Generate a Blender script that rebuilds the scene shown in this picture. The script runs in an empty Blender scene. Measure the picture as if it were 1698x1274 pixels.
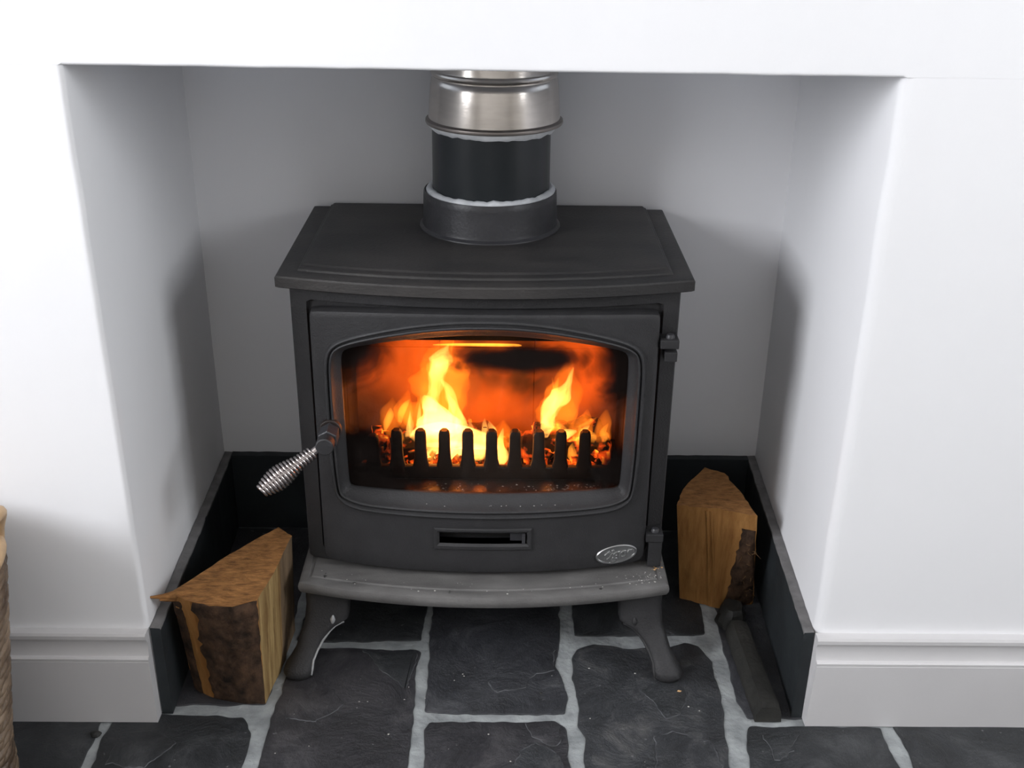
import bpy, bmesh, math, random
from mathutils import Vector, Matrix, noise
random.seed(7)
PI = math.pi
SC = bpy.context.scene
COL = SC.collection

# ------------------------------------------------------------------ camera
cam_d = bpy.data.cameras.new('camera')
cam = bpy.data.objects.new('camera', cam_d); COL.objects.link(cam)
cam_d.sensor_width = 36.0
cam_d.lens = 1829.993 / 1698 * 36.0
cam_d.clip_start = 0.02
_p, _y, _r = math.radians(25.013), math.radians(0.6519), math.radians(0.7954)
_f = Vector((math.sin(_y) * math.cos(_p), math.cos(_y) * math.cos(_p), -math.sin(_p)))
_x = Vector((math.cos(_y), -math.sin(_y), 0)); _u = _x.cross(_f)
_x2 = _x * math.cos(_r) + _u * math.sin(_r); _u2 = _u * math.cos(_r) - _x * math.sin(_r)
M = Matrix((( _x2.x, _u2.x, -_f.x, .0217), (_x2.y, _u2.y, -_f.y, -1.2287), (_x2.z, _u2.z, -_f.z, 1.0965), (0, 0, 0, 1)))
cam.matrix_world = M
SC.camera = cam

# ------------------------------------------------------------------ colour management, sampling details
SC.view_settings.view_transform = 'Standard'
SC.view_settings.look = 'None'
SC.view_settings.gamma = 1
SC.view_settings.use_curve_mapping = False
SC.view_settings.exposure = 0.08
try:
    cy = SC.cycles
    cy.use_denoising = True
    cy.max_bounces = 8; cy.diffuse_bounces = 5; cy.glossy_bounces = 4
    cy.transparent_max_bounces = 48; cy.volume_bounces = 0
    cy.volume_step_rate = 1.0; cy.volume_max_steps = 96
    cy.sample_clamp_indirect = 6
    cy.caustics_reflective = False; cy.caustics_refractive = False
except Exception:
    pass

# ------------------------------------------------------------------ world: a pale overcast sky outside the room
w = bpy.data.worlds.new('overcast_sky'); SC.world = w; w.use_nodes = True
w.node_tree.nodes['Background'].inputs[0].default_value = (.78, .87, 1, 1)
w.node_tree.nodes['Background'].inputs[1].default_value = 1.0

# daylight entering at the two windows of the room
def area(name, loc, rot, sx, sy, power, col):
    l = bpy.data.lights.new(name, 'AREA'); l.shape = 'RECTANGLE'; l.size = sx; l.size_y = sy
    l.energy = power; l.color = col
    o = bpy.data.objects.new(name, l); COL.objects.link(o); o.location = loc; o.rotation_euler = rot
    return o
WL = dict(y0=-1.78, y1=-.68, z0=.92, z1=2.02)      # left window
WR = dict(y0=-1.52, y1=-.64, z0=.98, z1=2.05)      # right window
RX = 2.0                                           # half width of the room
def wc(W): return ((W['y0'] + W['y1']) / 2, (W['z0'] + W['z1']) / 2, W['y1'] - W['y0'], W['z1'] - W['z0'])
a, b, c_, d = wc(WL)
area('daylight_left', (-RX - .18, a, b), (0, -PI / 2, 0), d * .98, c_ * .98, 98, (.94, .955, 1))
a, b, c_, d = wc(WR)
area('daylight_right', (RX + .18, a, b), (0, PI / 2, 0), d * .98, c_ * .98, 43, (.94, .965, 1))

# ------------------------------------------------------------------ materials
def new_mat(name):
    m = bpy.data.materials.new(name); m.use_nodes = True
    nt = m.node_tree; return m, nt, nt.nodes, nt.links, nt.nodes['Principled BSDF']
def mat(name, col, rough=.6, metal=0., var=.0, scale=20., bump=0., bscale=200., col2=None, stretch=None, spec=.5, detail=6, contrast=(.35, .65)):
    m, nt, N, L, P = new_mat(name)
    P.inputs['Roughness'].default_value = rough; P.inputs['Metallic'].default_value = metal
    P.inputs['Specular IOR Level'].default_value = spec
    P.inputs['Base Color'].default_value = (*col, 1)
    geo = N.new('ShaderNodeNewGeometry'); mp = N.new('ShaderNodeMapping')
    L.new(geo.outputs['Position'], mp.inputs['Vector'])
    if stretch: mp.inputs['Scale'].default_value = stretch
    if var or col2:
        n = N.new('ShaderNodeTexNoise'); n.inputs['Scale'].default_value = scale; n.inputs['Detail'].default_value = detail
        L.new(mp.outputs[0], n.inputs['Vector'])
        r = N.new('ShaderNodeValToRGB')
        r.color_ramp.elements[0].position, r.color_ramp.elements[1].position = contrast
        c2 = col2 or tuple(min(1, v * (1 + var)) for v in col)
        c1 = col if col2 else tuple(v * (1 - var) for v in col)
        r.color_ramp.elements[0].color = (*c1, 1); r.color_ramp.elements[1].color = (*c2, 1)
        L.new(n.outputs['Fac'], r.inputs[0]); L.new(r.outputs[0], P.inputs['Base Color'])
    if bump:
        n2 = N.new('ShaderNodeTexNoise'); n2.inputs['Scale'].default_value = bscale; n2.inputs['Detail'].default_value = 5
        L.new(mp.outputs[0], n2.inputs['Vector'])
        b_ = N.new('ShaderNodeBump'); b_.inputs['Strength'].default_value = bump; b_.inputs['Distance'].default_value = .002
        L.new(n2.outputs['Fac'], b_.inputs['Height']); L.new(b_.outputs[0], P.inputs['Normal'])
    return m
MT = {}
MT['wall'] = mat('white_painted_plaster', (.835, .835, .85), .75, var=.012, scale=4, bump=.25, bscale=30, stretch=(1, 1, .35))
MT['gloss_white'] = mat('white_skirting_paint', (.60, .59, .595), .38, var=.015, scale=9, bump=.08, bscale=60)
MT['ceiling'] = mat('ceiling_paint', (.74, .72, .69), .8)
MT['room_wall'] = mat('warm_room_wall_paint', (.62, .60, .57), .8)
MT['iron'] = mat('cast_iron_stove_paint', (.0205, .020, .0215), .60, var=.12, scale=35, bump=.35, bscale=420, spec=.55)
MT['iron_dark'] = mat('cast_iron_shadowed_inner', (.022, .014, .011), .6, var=.2, scale=30, bump=.3, bscale=300)
MT['iron_top'] = mat('cast_iron_top_dusty', (.021, .020, .020), .52, bump=.4, bscale=300, col2=(.055, .050, .047), scale=9, contrast=(.38, .8), stretch=(.6, 1.6, 1))
MT['iron_ash'] = mat('cast_iron_ash_dusted', (.090, .087, .085), .62, bump=.4, bscale=350, col2=(.17, .165, .16), scale=14, contrast=(.3, .75), stretch=(1, 3, 1))
MT['pipe'] = mat('black_flue_enamel', (.012, .016, .019), .33, bump=.06, bscale=60)
MT['collar'] = mat('cast_collar', (.036, .036, .040), .42, var=.15, scale=20, bump=.25, bscale=200)
MT['steel'] = mat('stainless_steel', (.60, .56, .52), .24, 1., var=.05, scale=30, bump=.05, bscale=90, stretch=(1, 1, 4))
MT['steel_rim'] = mat('dull_steel_rim', (.30, .27, .25), .42, 1.)
MT['chrome'] = mat('chrome', (.60, .55, .54), .13, 1.)
MT['badge_metal'] = mat('pewter_badge', (.45, .45, .45), .3, 1.)
MT['rope'] = mat('white_fire_cement', (.72, .74, .76), .8, var=.08, scale=60, bump=.8, bscale=130)
MT['grout'] = mat('pale_grout', (.21, .225, .23), .85, bump=1., bscale=110, col2=(.36, .38, .385), scale=26)
MT['slate_dark'] = mat('dark_slate_upstand', (.009, .011, .013), .6, bump=.5, bscale=40, col2=(.021, .026, .029), scale=8)
MT['slate_edge'] = mat('cut_slate_edge', (.16, .155, .155), .8, var=.2, scale=40, bump=.6, bscale=120)
MT['coal'] = mat('blackened_bar', (.014, .014, .013), .6, bump=.8, bscale=80, col2=(.03, .029, .025), scale=14)
MT['brick'] = mat('sooty_fire_brick', (.04, .028, .02), .9, bump=.8, bscale=60, col2=(.16, .10, .06), scale=9)
MT['brick_dark'] = mat('blackened_fire_brick', (.010, .007, .005), .95, bump=.8, bscale=60, col2=(.035, .02, .012), scale=9)
MT['soot'] = mat('soot_black', (.006, .0055, .005), .95)
MT['ash'] = mat('pale_ash', (.55, .53, .50), .9, var=.2, scale=300)
MT['cane_light'] = mat('light_cane', (.50, .34, .19), .5, var=.18, scale=30, bump=.3, bscale=200)
MT['cane'] = mat('brown_willow', (.075, .047, .028), .5, bump=.5, bscale=250, col2=(.25, .18, .12), scale=22)
MT['glint'] = mat('silver_glint_edge', (.42, .43, .44), .45, .3, var=.2, scale=120)  # light glint on the left leg's rim, put into the colour
MT['splinter'] = mat('wood_splinter', (.55, .33, .15), .7)
MT['window_paint'] = mat('window_paint', (.8, .8, .8), .4)

def slate_mat(i, base, dust):
    m, nt, N, L, P = new_mat('riven_slate_%s' % ['a', 'b', 'c', 'd'][i])
    geo = N.new('ShaderNodeNewGeometry')
    n = N.new('ShaderNodeTexNoise'); n.inputs['Scale'].default_value = 9 + i * 1.7; n.inputs['Detail'].default_value = 12; n.inputs['Roughness'].default_value = .74; n.inputs['Distortion'].default_value = .5
    L.new(geo.outputs['Position'], n.inputs['Vector'])
    r = N.new('ShaderNodeValToRGB'); e = r.color_ramp.elements
    e[0].position = .38; e[0].color = (*[v * .5 for v in base], 1); e[1].position = .68; e[1].color = (*[v * .92 for v in dust], 1)
    k = e.new(.52); k.color = (*[v * .88 for v in base], 1)
    L.new(n.outputs['Fac'], r.inputs[0])
    # small pale scratches and flecks
    n2 = N.new('ShaderNodeTexNoise'); n2.inputs['Scale'].default_value = 95; n2.inputs['Detail'].default_value = 4
    L.new(geo.outputs['Position'], n2.inputs['Vector'])
    r2 = N.new('ShaderNodeValToRGB'); r2.color_ramp.elements[0].position = .70; r2.color_ramp.elements[1].position = .76
    L.new(n2.outputs['Fac'], r2.inputs[0])
    mx = N.new('ShaderNodeMixRGB'); mx.inputs[2].default_value = (.22, .22, .23, 1); L.new(r2.outputs[0], mx.inputs[0]); L.new(r.outputs[0], mx.inputs[1])
    L.new(mx.outputs[0], P.inputs['Base Color'])
    # riven ledges
    n3 = N.new('ShaderNodeTexNoise'); n3.inputs['Scale'].default_value = 4.5 + i; n3.inputs['Detail'].default_value = 7; n3.inputs['Distortion'].default_value = .6
    L.new(geo.outputs['Position'], n3.inputs['Vector'])
    st = N.new('ShaderNodeMath'); st.operation = 'SNAP'; st.inputs[1].default_value = .055
    L.new(n3.outputs['Fac'], st.inputs[0])
    ad = N.new('ShaderNodeMath'); ad.operation = 'MULTIPLY_ADD'; ad.inputs[1].default_value = 1.6
    L.new(st.outputs[0], ad.inputs[0])
    ml = N.new('ShaderNodeMath'); ml.operation = 'MULTIPLY'; ml.inputs[1].default_value = .8
    L.new(n.outputs['Fac'], ml.inputs[0]); L.new(ml.outputs[0], ad.inputs[2])
    b_ = N.new('ShaderNodeBump'); b_.inputs['Strength'].default_value = .8; b_.inputs['Distance'].default_value = .014
    n4 = N.new('ShaderNodeTexNoise'); n4.inputs['Scale'].default_value = 60; n4.inputs['Detail'].default_value = 8; n4.inputs['Roughness'].default_value = .7
    L.new(geo.outputs['Position'], n4.inputs['Vector'])
    ad4 = N.new('ShaderNodeMath'); ad4.operation = 'MULTIPLY_ADD'; ad4.inputs[1].default_value = .22; L.new(n4.outputs['Fac'], ad4.inputs[0]); L.new(ad.outputs[0], ad4.inputs[2])
    L.new(ad4.outputs[0], b_.inputs['Height']); L.new(b_.outputs[0], P.inputs['Normal'])
    P.inputs['Roughness'].default_value = .44; P.inputs['Specular IOR Level'].default_value = .6
    return m
SL = [slate_mat(0, (.044, .043, .049), (.105, .100, .106)), slate_mat(1, (.046, .048, .056), (.115, .117, .126)),
      slate_mat(2, (.030, .033, .037), (.075, .078, .083)), slate_mat(3, (.044, .047, .053), (.125, .123, .123))]

def wood_mat(name, c1, c2, stretch, dark=None):
    m, nt, N, L, P = new_mat(name)
    geo = N.new('ShaderNodeNewGeometry'); mp = N.new('ShaderNodeMapping'); mp.inputs['Scale'].default_value = stretch
    L.new(geo.outputs['Position'], mp.inputs['Vector'])
    n = N.new('ShaderNodeTexNoise'); n.inputs['Scale'].default_value = 30; n.inputs['Detail'].default_value = 8; n.inputs['Roughness'].default_value = .65
    L.new(mp.outputs[0], n.inputs['Vector'])
    r = N.new('ShaderNodeValToRGB'); e = r.color_ramp.elements
    e[0].position = .32; e[0].color = (*c1, 1); e[1].position = .68; e[1].color = (*c2, 1)
    if dark: k = e.new(.40); k.color = (*dark, 1); e[0].color = (*[v * .5 for v in dark], 1)
    L.new(n.outputs['Fac'], r.inputs[0]); L.new(r.outputs[0], P.inputs['Base Color'])
    P.inputs['Roughness'].default_value = .75; P.inputs['Specular IOR Level'].default_value = .25
    b_ = N.new('ShaderNodeBump'); b_.inputs['Strength'].default_value = .8; b_.inputs['Distance'].default_value = .004
    L.new(n.outputs['Fac'], b_.inputs['Height']); L.new(b_.outputs[0], P.inputs['Normal'])
    return m
MT['end_grain'] = wood_mat('sawn_end_grain', (.15, .068, .022), (.42, .195, .065), (1.8, 4.5, 2))
MT['split_pale'] = wood_mat('pale_split_wood', (.30, .19, .075), (.55, .39, .17), (2.2, 2.2, .12), dark=(.20, .11, .04))
MT['split_orange'] = wood_mat('orange_split_wood', (.22, .095, .025), (.44, .22, .07), (2.0, 2.0, .10))
MT['split_grey'] = wood_mat('weathered_shaded_split_wood', (.11, .075, .045), (.26, .18, .11), (2.2, 2.2, .12))  # weathered rear facets, with their shade also put into the darker colour
MT['bark'] = wood_mat('dark_bark', (.006, .005, .004), (.10, .055, .032), (1.6, 1.6, 1.3))
MT['char'] = wood_mat('charred_wood', (.004, .003, .003), (.02, .013, .01), (1, 1, 1))

def ember_mat(name, lo, hi, strength, scale):
    m, nt, N, L, P = new_mat(name)
    geo = N.new('ShaderNodeNewGeometry')
    n = N.new('ShaderNodeTexNoise'); n.inputs['Scale'].default_value = scale; n.inputs['Detail'].default_value = 4
    L.new(geo.outputs['Position'], n.inputs['Vector'])
    r = N.new('ShaderNodeValToRGB'); e = r.color_ramp.elements
    e[0].position = lo; e[0].color = (0, 0, 0, 1); e[1].position = hi; e[1].color = (1, .30, .02, 1)
    k = e.new((lo + hi) / 2); k.color = (.45, .04, .003, 1)
    L.new(n.outputs['Fac'], r.inputs[0]); L.new(r.outputs[0], P.inputs['Emission Color'])
    P.inputs['Emission Strength'].default_value = strength
    P.inputs['Base Color'].default_value = (.006, .004, .003, 1); P.inputs['Roughness'].default_value = .95
    return m
MT['ember'] = ember_mat('glowing_embers', .47, .70, 2.2, 55)
MT['ember_log'] = ember_mat('burning_log_skin', .50, .74, 2.4, 38)

def flame_mat(name, col, strength):
    m = bpy.data.materials.new(name); m.use_nodes = True; nt = m.node_tree
    for n in list(nt.nodes): nt.nodes.remove(n)
    o = nt.nodes.new('ShaderNodeOutputMaterial'); e = nt.nodes.new('ShaderNodeEmission')
    e.inputs[0].default_value = (*col, 1); e.inputs[1].default_value = strength
    nt.links.new(e.outputs[0], o.inputs['Volume'])
    return m
FM = {'hot': flame_mat('flame_hot', (1, .42, .085), 170), 'mid': flame_mat('flame_mid', (1, .31, .03), 95),
      'low': flame_mat('flame_outer', (1, .20, .010), 26), 'thin': flame_mat('flame_lick', (1, .34, .03), 600)}

def plume_mat():
    m = bpy.data.materials.new('burning_gas'); m.use_nodes = True; nt = m.node_tree
    N, L = nt.nodes, nt.links
    for n in list(N): N.remove(n)
    o = N.new('ShaderNodeOutputMaterial'); e = N.new('ShaderNodeEmission'); L.new(e.outputs[0], o.inputs['Volume'])
    tc = N.new('ShaderNodeTexCoord')
    mp = N.new('ShaderNodeMapping'); mp.inputs['Scale'].default_value = (9, 9, 6); L.new(tc.outputs['Object'], mp.inputs[0])
    n = N.new('ShaderNodeTexNoise'); n.inputs['Scale'].default_value = 1.0; n.inputs['Detail'].default_value = 3; n.inputs['Distortion'].default_value = .8
    L.new(mp.outputs[0], n.inputs['Vector'])
    mr = N.new('ShaderNodeMapRange'); mr.inputs[1].default_value = .40; mr.inputs[2].default_value = .64; L.new(n.outputs['Fac'], mr.inputs[0])
    # three gas clouds: soft ellipsoids (centre, radii)
    tot = None
    for (cx, cz, rx, rz, g) in ((-.085, .035, .150, .130, 1.0), (.125, .02, .100, .120, .85), (.03, -.03, .19, .10, .8), (-.16, .01, .11, .055, .9)):
        s = N.new('ShaderNodeVectorMath'); s.operation = 'SUBTRACT'; s.inputs[1].default_value = (cx, 0, cz); L.new(tc.outputs['Object'], s.inputs[0])
        q = N.new('ShaderNodeVectorMath'); q.operation = 'MULTIPLY'; q.inputs[1].default_value = (1 / rx, 6, 1 / rz); L.new(s.outputs[0], q.inputs[0])
        le = N.new('ShaderNodeVectorMath'); le.operation = 'LENGTH'; L.new(q.outputs[0], le.inputs[0])
        r_ = N.new('ShaderNodeMapRange'); r_.interpolation_type = 'SMOOTHSTEP'
        r_.inputs[1].default_value = 1.15; r_.inputs[2].default_value = .25; r_.inputs[3].default_value = 0; r_.inputs[4].default_value = g
        L.new(le.outputs['Value'], r_.inputs[0])
        if tot is None: tot = r_.outputs[0]
        else:
            ad = N.new('ShaderNodeMath'); ad.operation = 'MAXIMUM'; L.new(tot, ad.inputs[0]); L.new(r_.outputs[0], ad.inputs[1]); tot = ad.outputs[0]
    k = N.new('ShaderNodeMath'); k.operation = 'MULTIPLY'; L.new(tot, k.inputs[0]); L.new(mr.outputs[0], k.inputs[1])
    k2 = N.new('ShaderNodeMath'); k2.operation = 'MULTIPLY'; k2.inputs[1].default_value = 15; L.new(k.outputs[0], k2.inputs[0])
    e.inputs[0].default_value = (1, .105, .004, 1); L.new(k2.outputs[0], e.inputs[1])
    return m
MT['plume'] = plume_mat()

def glass_mat():
    m = bpy.data.materials.new('sooty_stove_glass'); m.use_nodes = True; nt = m.node_tree; N, L = nt.nodes, nt.links
    for n in list(N): N.remove(n)
    o = N.new('ShaderNodeOutputMaterial')
    tr = N.new('ShaderNodeBsdfTransparent'); tr.inputs[0].default_value = (.95, .93, .90, 1)
    gl = N.new('ShaderNodeBsdfGlossy'); gl.inputs['Roughness'].default_value = .05; gl.inputs[0].default_value = (1, 1, 1, 1)
    fr = N.new('ShaderNodeFresnel'); fr.inputs[0].default_value = 1.18
    m1 = N.new('ShaderNodeMixShader'); L.new(fr.outputs[0], m1.inputs[0]); L.new(tr.outputs[0], m1.inputs[1]); L.new(gl.outputs[0], m1.inputs[2])
    # soot film: heaviest towards the sides and upper corners of the pane
    geo = N.new('ShaderNodeNewGeometry'); sp = N.new('ShaderNodeSeparateXYZ'); L.new(geo.outputs['Position'], sp.inputs[0])
    n = N.new('ShaderNodeTexNoise'); n.inputs['Scale'].default_value = 16; n.inputs['Detail'].default_value = 5; n.inputs['Distortion'].default_value = 1.2
    L.new(geo.outputs['Position'], n.inputs['Vector'])
    tot = None
    for (cx, cz, rx, rz) in ((-.20, .510, .062, .058), (-.205, .338, .072, .034), (.203, .490, .048, .080), (.205, .31, .040, .035), (.045, .491, .095, .019), (-.195, .29, .09, .025)):
        s = N.new('ShaderNodeVectorMath'); s.operation = 'SUBTRACT'; s.inputs[1].default_value = (cx, .15, cz); L.new(geo.outputs['Position'], s.inputs[0])
        q = N.new('ShaderNodeVectorMath'); q.operation = 'MULTIPLY'; q.inputs[1].default_value = (1 / rx, 0, 1 / rz); L.new(s.outputs[0], q.inputs[0])
        le = N.new('ShaderNodeVectorMath'); le.operation = 'LENGTH'; L.new(q.outputs[0], le.inputs[0])
        r_ = N.new('ShaderNodeMapRange'); r_.inputs[1].default_value = 1.6; r_.inputs[2].default_value = .35; L.new(le.outputs['Value'], r_.inputs[0])
        if tot is None: tot = r_.outputs[0]
        else:
            ad = N.new('ShaderNodeMath'); ad.operation = 'MAXIMUM'; L.new(tot, ad.inputs[0]); L.new(r_.outputs[0], ad.inputs[1]); tot = ad.outputs[0]
    ad = N.new('ShaderNodeMath'); ad.operation = 'MULTIPLY_ADD'; ad.inputs[1].default_value = 1.0; ad.inputs[2].default_value = -.5
    L.new(n.outputs['Fac'], ad.inputs[0])
    ad2 = N.new('ShaderNodeMath'); ad2.operation = 'ADD'; L.new(tot, ad2.inputs[0]); L.new(ad.outputs[0], ad2.inputs[1])
    mr = N.new('ShaderNodeMapRange'); mr.interpolation_type = 'SMOOTHSTEP'; mr.inputs[1].default_value = .18; mr.inputs[2].default_value = .85; mr.inputs[4].default_value = .95
    L.new(ad2.outputs[0], mr.inputs[0])
    so = N.new('ShaderNodeBsdfDiffuse'); so.inputs[0].default_value = (.012, .009, .008, 1)
    m2 = N.new('ShaderNodeMixShader'); L.new(mr.outputs[0], m2.inputs[0]); L.new(m1.outputs[0], m2.inputs[1]); L.new(so.outputs[0], m2.inputs[2])
    L.new(m2.outputs[0], o.inputs['Surface'])
    return m
MT['glass'] = glass_mat()
def pane_mat():
    m = bpy.data.materials.new('window_glass'); m.use_nodes = True; nt = m.node_tree; N, L = nt.nodes, nt.links
    for n in list(N): N.remove(n)
    o = N.new('ShaderNodeOutputMaterial'); tr = N.new('ShaderNodeBsdfTransparent'); gl = N.new('ShaderNodeBsdfGlossy'); gl.inputs['Roughness'].default_value = .02
    m1 = N.new('ShaderNodeMixShader'); m1.inputs[0].default_value = .06; L.new(tr.outputs[0], m1.inputs[1]); L.new(gl.outputs[0], m1.inputs[2]); L.new(m1.outputs[0], o.inputs['Surface'])
    return m
MT['pane'] = pane_mat()

# ------------------------------------------------------------------ mesh helpers
def obj(name, vf, m, parent=None, smooth=False, bevel=0, sub=0, loc=None):
    v, f = vf[0], vf[1]
    me = bpy.data.meshes.new(name); me.from_pydata([tuple(p) for p in v], [], f)
    ms = m if isinstance(m, (list, tuple)) else [m]
    for q in ms: me.materials.append(q)
    if len(vf) > 2:
        for i, k in enumerate(vf[2]): me.polygons[i].material_index = k
    bm = bmesh.new(); bm.from_mesh(me)
    bmesh.ops.remove_doubles(bm, verts=bm.verts, dist=1e-6)
    bmesh.ops.recalc_face_normals(bm, faces=bm.faces)
    if bevel:
        bmesh.ops.bevel(bm, geom=[e for e in bm.edges if len(e.link_faces) == 2 and e.calc_face_angle(0) > .5], offset=bevel, segments=2, affect='EDGES', profile=.6)
    bm.to_mesh(me); bm.free()
    if smooth:
        for p in me.polygons: p.use_smooth = True
        me.set_sharp_from_angle(angle=smooth if isinstance(smooth, float) else .7)
    o = bpy.data.objects.new(name, me); COL.objects.link(o)
    if parent is not None: o.parent = parent; o.matrix_parent_inverse = Matrix.Translation(parent.location).inverted() if parent.type == 'EMPTY' and parent.parent is None else root_inv(parent)
    if loc: o.location = loc
    return o
def root_inv(p):
    q = p
    M_ = Matrix.Identity(4)
    chain = []
    while q: chain.append(q); q = q.parent
    for q in reversed(chain): M_ = M_ @ q.matrix_parent_inverse @ Matrix.Translation(q.location)
    return M_.inverted()
def empty(name, loc, label, cat, group=None):
    o = bpy.data.objects.new(name, None); COL.objects.link(o); o.location = loc; o.empty_display_size = .05
    tag(o, label, cat, group); return o
def tag(o, label=None, cat=None, group=None, kind=None):
    if label: o['label'] = label
    if cat: o['category'] = cat
    if group: o['group'] = group
    if kind: o['kind'] = kind
    return o
def struct(name, vf, m, label=None, cat=None, **k):
    o = obj(name, vf, m, **k); o['kind'] = 'structure'
    if label: o['label'] = label; o['category'] = cat
    return o
def join(*vfs):
    V, F, K = [], [], []
    for t in vfs:
        n = len(V); V += [Vector(p) for p in t[0]]; F += [[i + n for i in f] for f in t[1]]
        K += list(t[2]) if len(t) > 2 else [0] * len(t[1])
    return V, F, K
def box(x0, x1, y0, y1, z0, z1, k=0):
    v = [Vector((x, y, z)) for z in (z0, z1) for y in (y0, y1) for x in (x0, x1)]
    f = [[0, 2, 3, 1], [4, 5, 7, 6], [0, 1, 5, 4], [1, 3, 7, 5], [3, 2, 6, 7], [2, 0, 4, 6]]
    return v, f, [k] * 6
def loft(rings, close=True, cap0=True, cap1=True):
    n = len(rings[0]); V = [Vector(p) for r in rings for p in r]; F = []
    for i in range(len(rings) - 1):
        for j in range(n if close else n - 1):
            k = (j + 1) % n
            F.append([i * n + j, i * n + k, (i + 1) * n + k, (i + 1) * n + j])
    if cap0: F.append(list(range(n))[::-1])
    if cap1: F.append([(len(rings) - 1) * n + j for j in range(n)])
    return V, F
def lathe(prof, cx=0, cy=0, n=64, cap0=False, cap1=False, wob=None):
    rings = []
    for i, (r, z) in enumerate(prof):
        ring = []
        for j in range(n):
            a = 2 * PI * j / n
            rr, zz = (wob(i, a, r, z) if wob else (r, z))
            ring.append((cx + rr * math.cos(a), cy + rr * math.sin(a), zz))
        rings.append(ring)
    return loft(rings, True, cap0, cap1)
def tube(pts, rad, n=10, cap=True):
    pts = [Vector(p) for p in pts]; R = []
    up = Vector((0, 0, 1)); prev = None
    for i, p in enumerate(pts):
        t = (pts[min(i + 1, len(pts) - 1)] - pts[max(i - 1, 0)]).normalized()
        a = prev if prev is not None else (up.cross(t) if abs(t.z) < .95 else Vector((1, 0, 0)))
        a = (a - t * a.dot(t)).normalized(); prev = a; b = t.cross(a)
        r = rad[i] if isinstance(rad, (list, tuple)) else rad
        R.append([p + a * r * math.cos(2 * PI * j / n) + b * r * math.sin(2 * PI * j / n) for j in range(n)])
    return loft(R, True, cap, cap)
def fbm(p, s=1., o=3):
    return noise.fractal(Vector(p) * s, 1.0, 2.0, o)

# ------------------------------------------------------------------ room shell
XL, XR, ZL = -.4558, .4575, .897        # fireplace opening
DB = .505                                # depth of the recess
BLX, BRX = -.4695, .479                  # back corners of the recess (sides splay slightly)
TH = .62; H = 2.35; YR = -2.9
def jamb(sgn):
    xo = XL if sgn < 0 else XR; xb = BLX if sgn < 0 else BRX; r = .007 if sgn < 0 else .014
    out = []
    zs = [0] + [i * .05 for i in range(1, 19)] + [.93]
    rings = []
    ztop = .8985 if sgn < 0 else .8957
    zs = [0] + [i * .05 for i in range(1, 18)]
    for z in zs + [ztop]:
        wob = .0016 * fbm((sgn * 3, 0, z), 9) if z < .93 else 0
        pts = [(sgn * RX, 0), (sgn * (abs(xo) + .12), 0), (xo + sgn * (r + (.002 if sgn < 0 else .012)), 0)]
        for k in range(7):
            a = k / 6 * PI / 2
            pts.append((xo + sgn * (r - r * math.sin(a)) + wob, r - r * math.cos(a)))
        pts += [(xb, DB), (xb, TH), (sgn * RX, TH)]
        rings.append([(x, y, z) for x, y in pts])
    return loft(rings)
struct('wall_left', jamb(-1), MT['wall'], smooth=.5)
struct('wall_right', jamb(1), MT['wall'], smooth=.5)
# lintel: rounded, slightly uneven lower edge
def lintel():
    rings = []; n = 60
    xs = [-RX, -.60, XL - .0045] + [XL + (XR - XL) * i / n for i in range(n + 1)] + [XR + .0045, .60, RX]
    for x in xs:
        t = min(1, max(0, (x - XL) / (XR - XL))); ins_ = XL <= x <= XR
        z = .8985 - .0028 * t + (.0007 * fbm((x, 0, 5), 14) * min(1, 12 * t, 12 * (1 - t)) if ins_ else 0)
        r = .004 if ins_ else .0002
        pts = [(-.0, H)]
        pts += [(0, z + .2), (0, z + r + .0015)]
        for k in range(5):
            a = k / 4 * PI / 2; pts.append((r - r * math.cos(a), z + r - r * math.sin(a)))
        pts += [(.12, z), (.12, H)]
        rings.append([(x, y, zz) for y, zz in pts])
    return loft(rings)
struct('wall_lintel', lintel(), MT['wall'], smooth=.3)
struct('wall_back', box(BLX - .02, BRX + .02, DB, TH, 0, H), MT['wall'])
# flue closure high inside the recess, out of sight from the room
def plate_hole():
    n = 48; V = []; F = []
    cx, cy_ = .0085, .385
    sq = []
    for j in range(n):
        a = 2 * PI * j / n; dx, dy = math.cos(a), math.sin(a)
        t = 1e9
        for lim, d in ((.468 - cx, dx), (-.458 - cx, dx), (DB - cy_, dy), (.12 - cy_, dy)):
            if d * lim > 0: t = min(t, lim / d)
        sq.append((cx + dx * t, cy_ + dy * t))
    ci = [(cx + .092 * math.cos(2 * PI * j / n), cy_ + .092 * math.sin(2 * PI * j / n)) for j in range(n)]
    r = [[(x, y, z) for x, y in s] for s, z in ((sq, 1.02), (ci, 1.02), (ci, 1.03), (sq, 1.03))]
    return loft(r + [r[0]], True, False, False)
struct('ceiling_recess', plate_hole(), MT['wall'])
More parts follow.
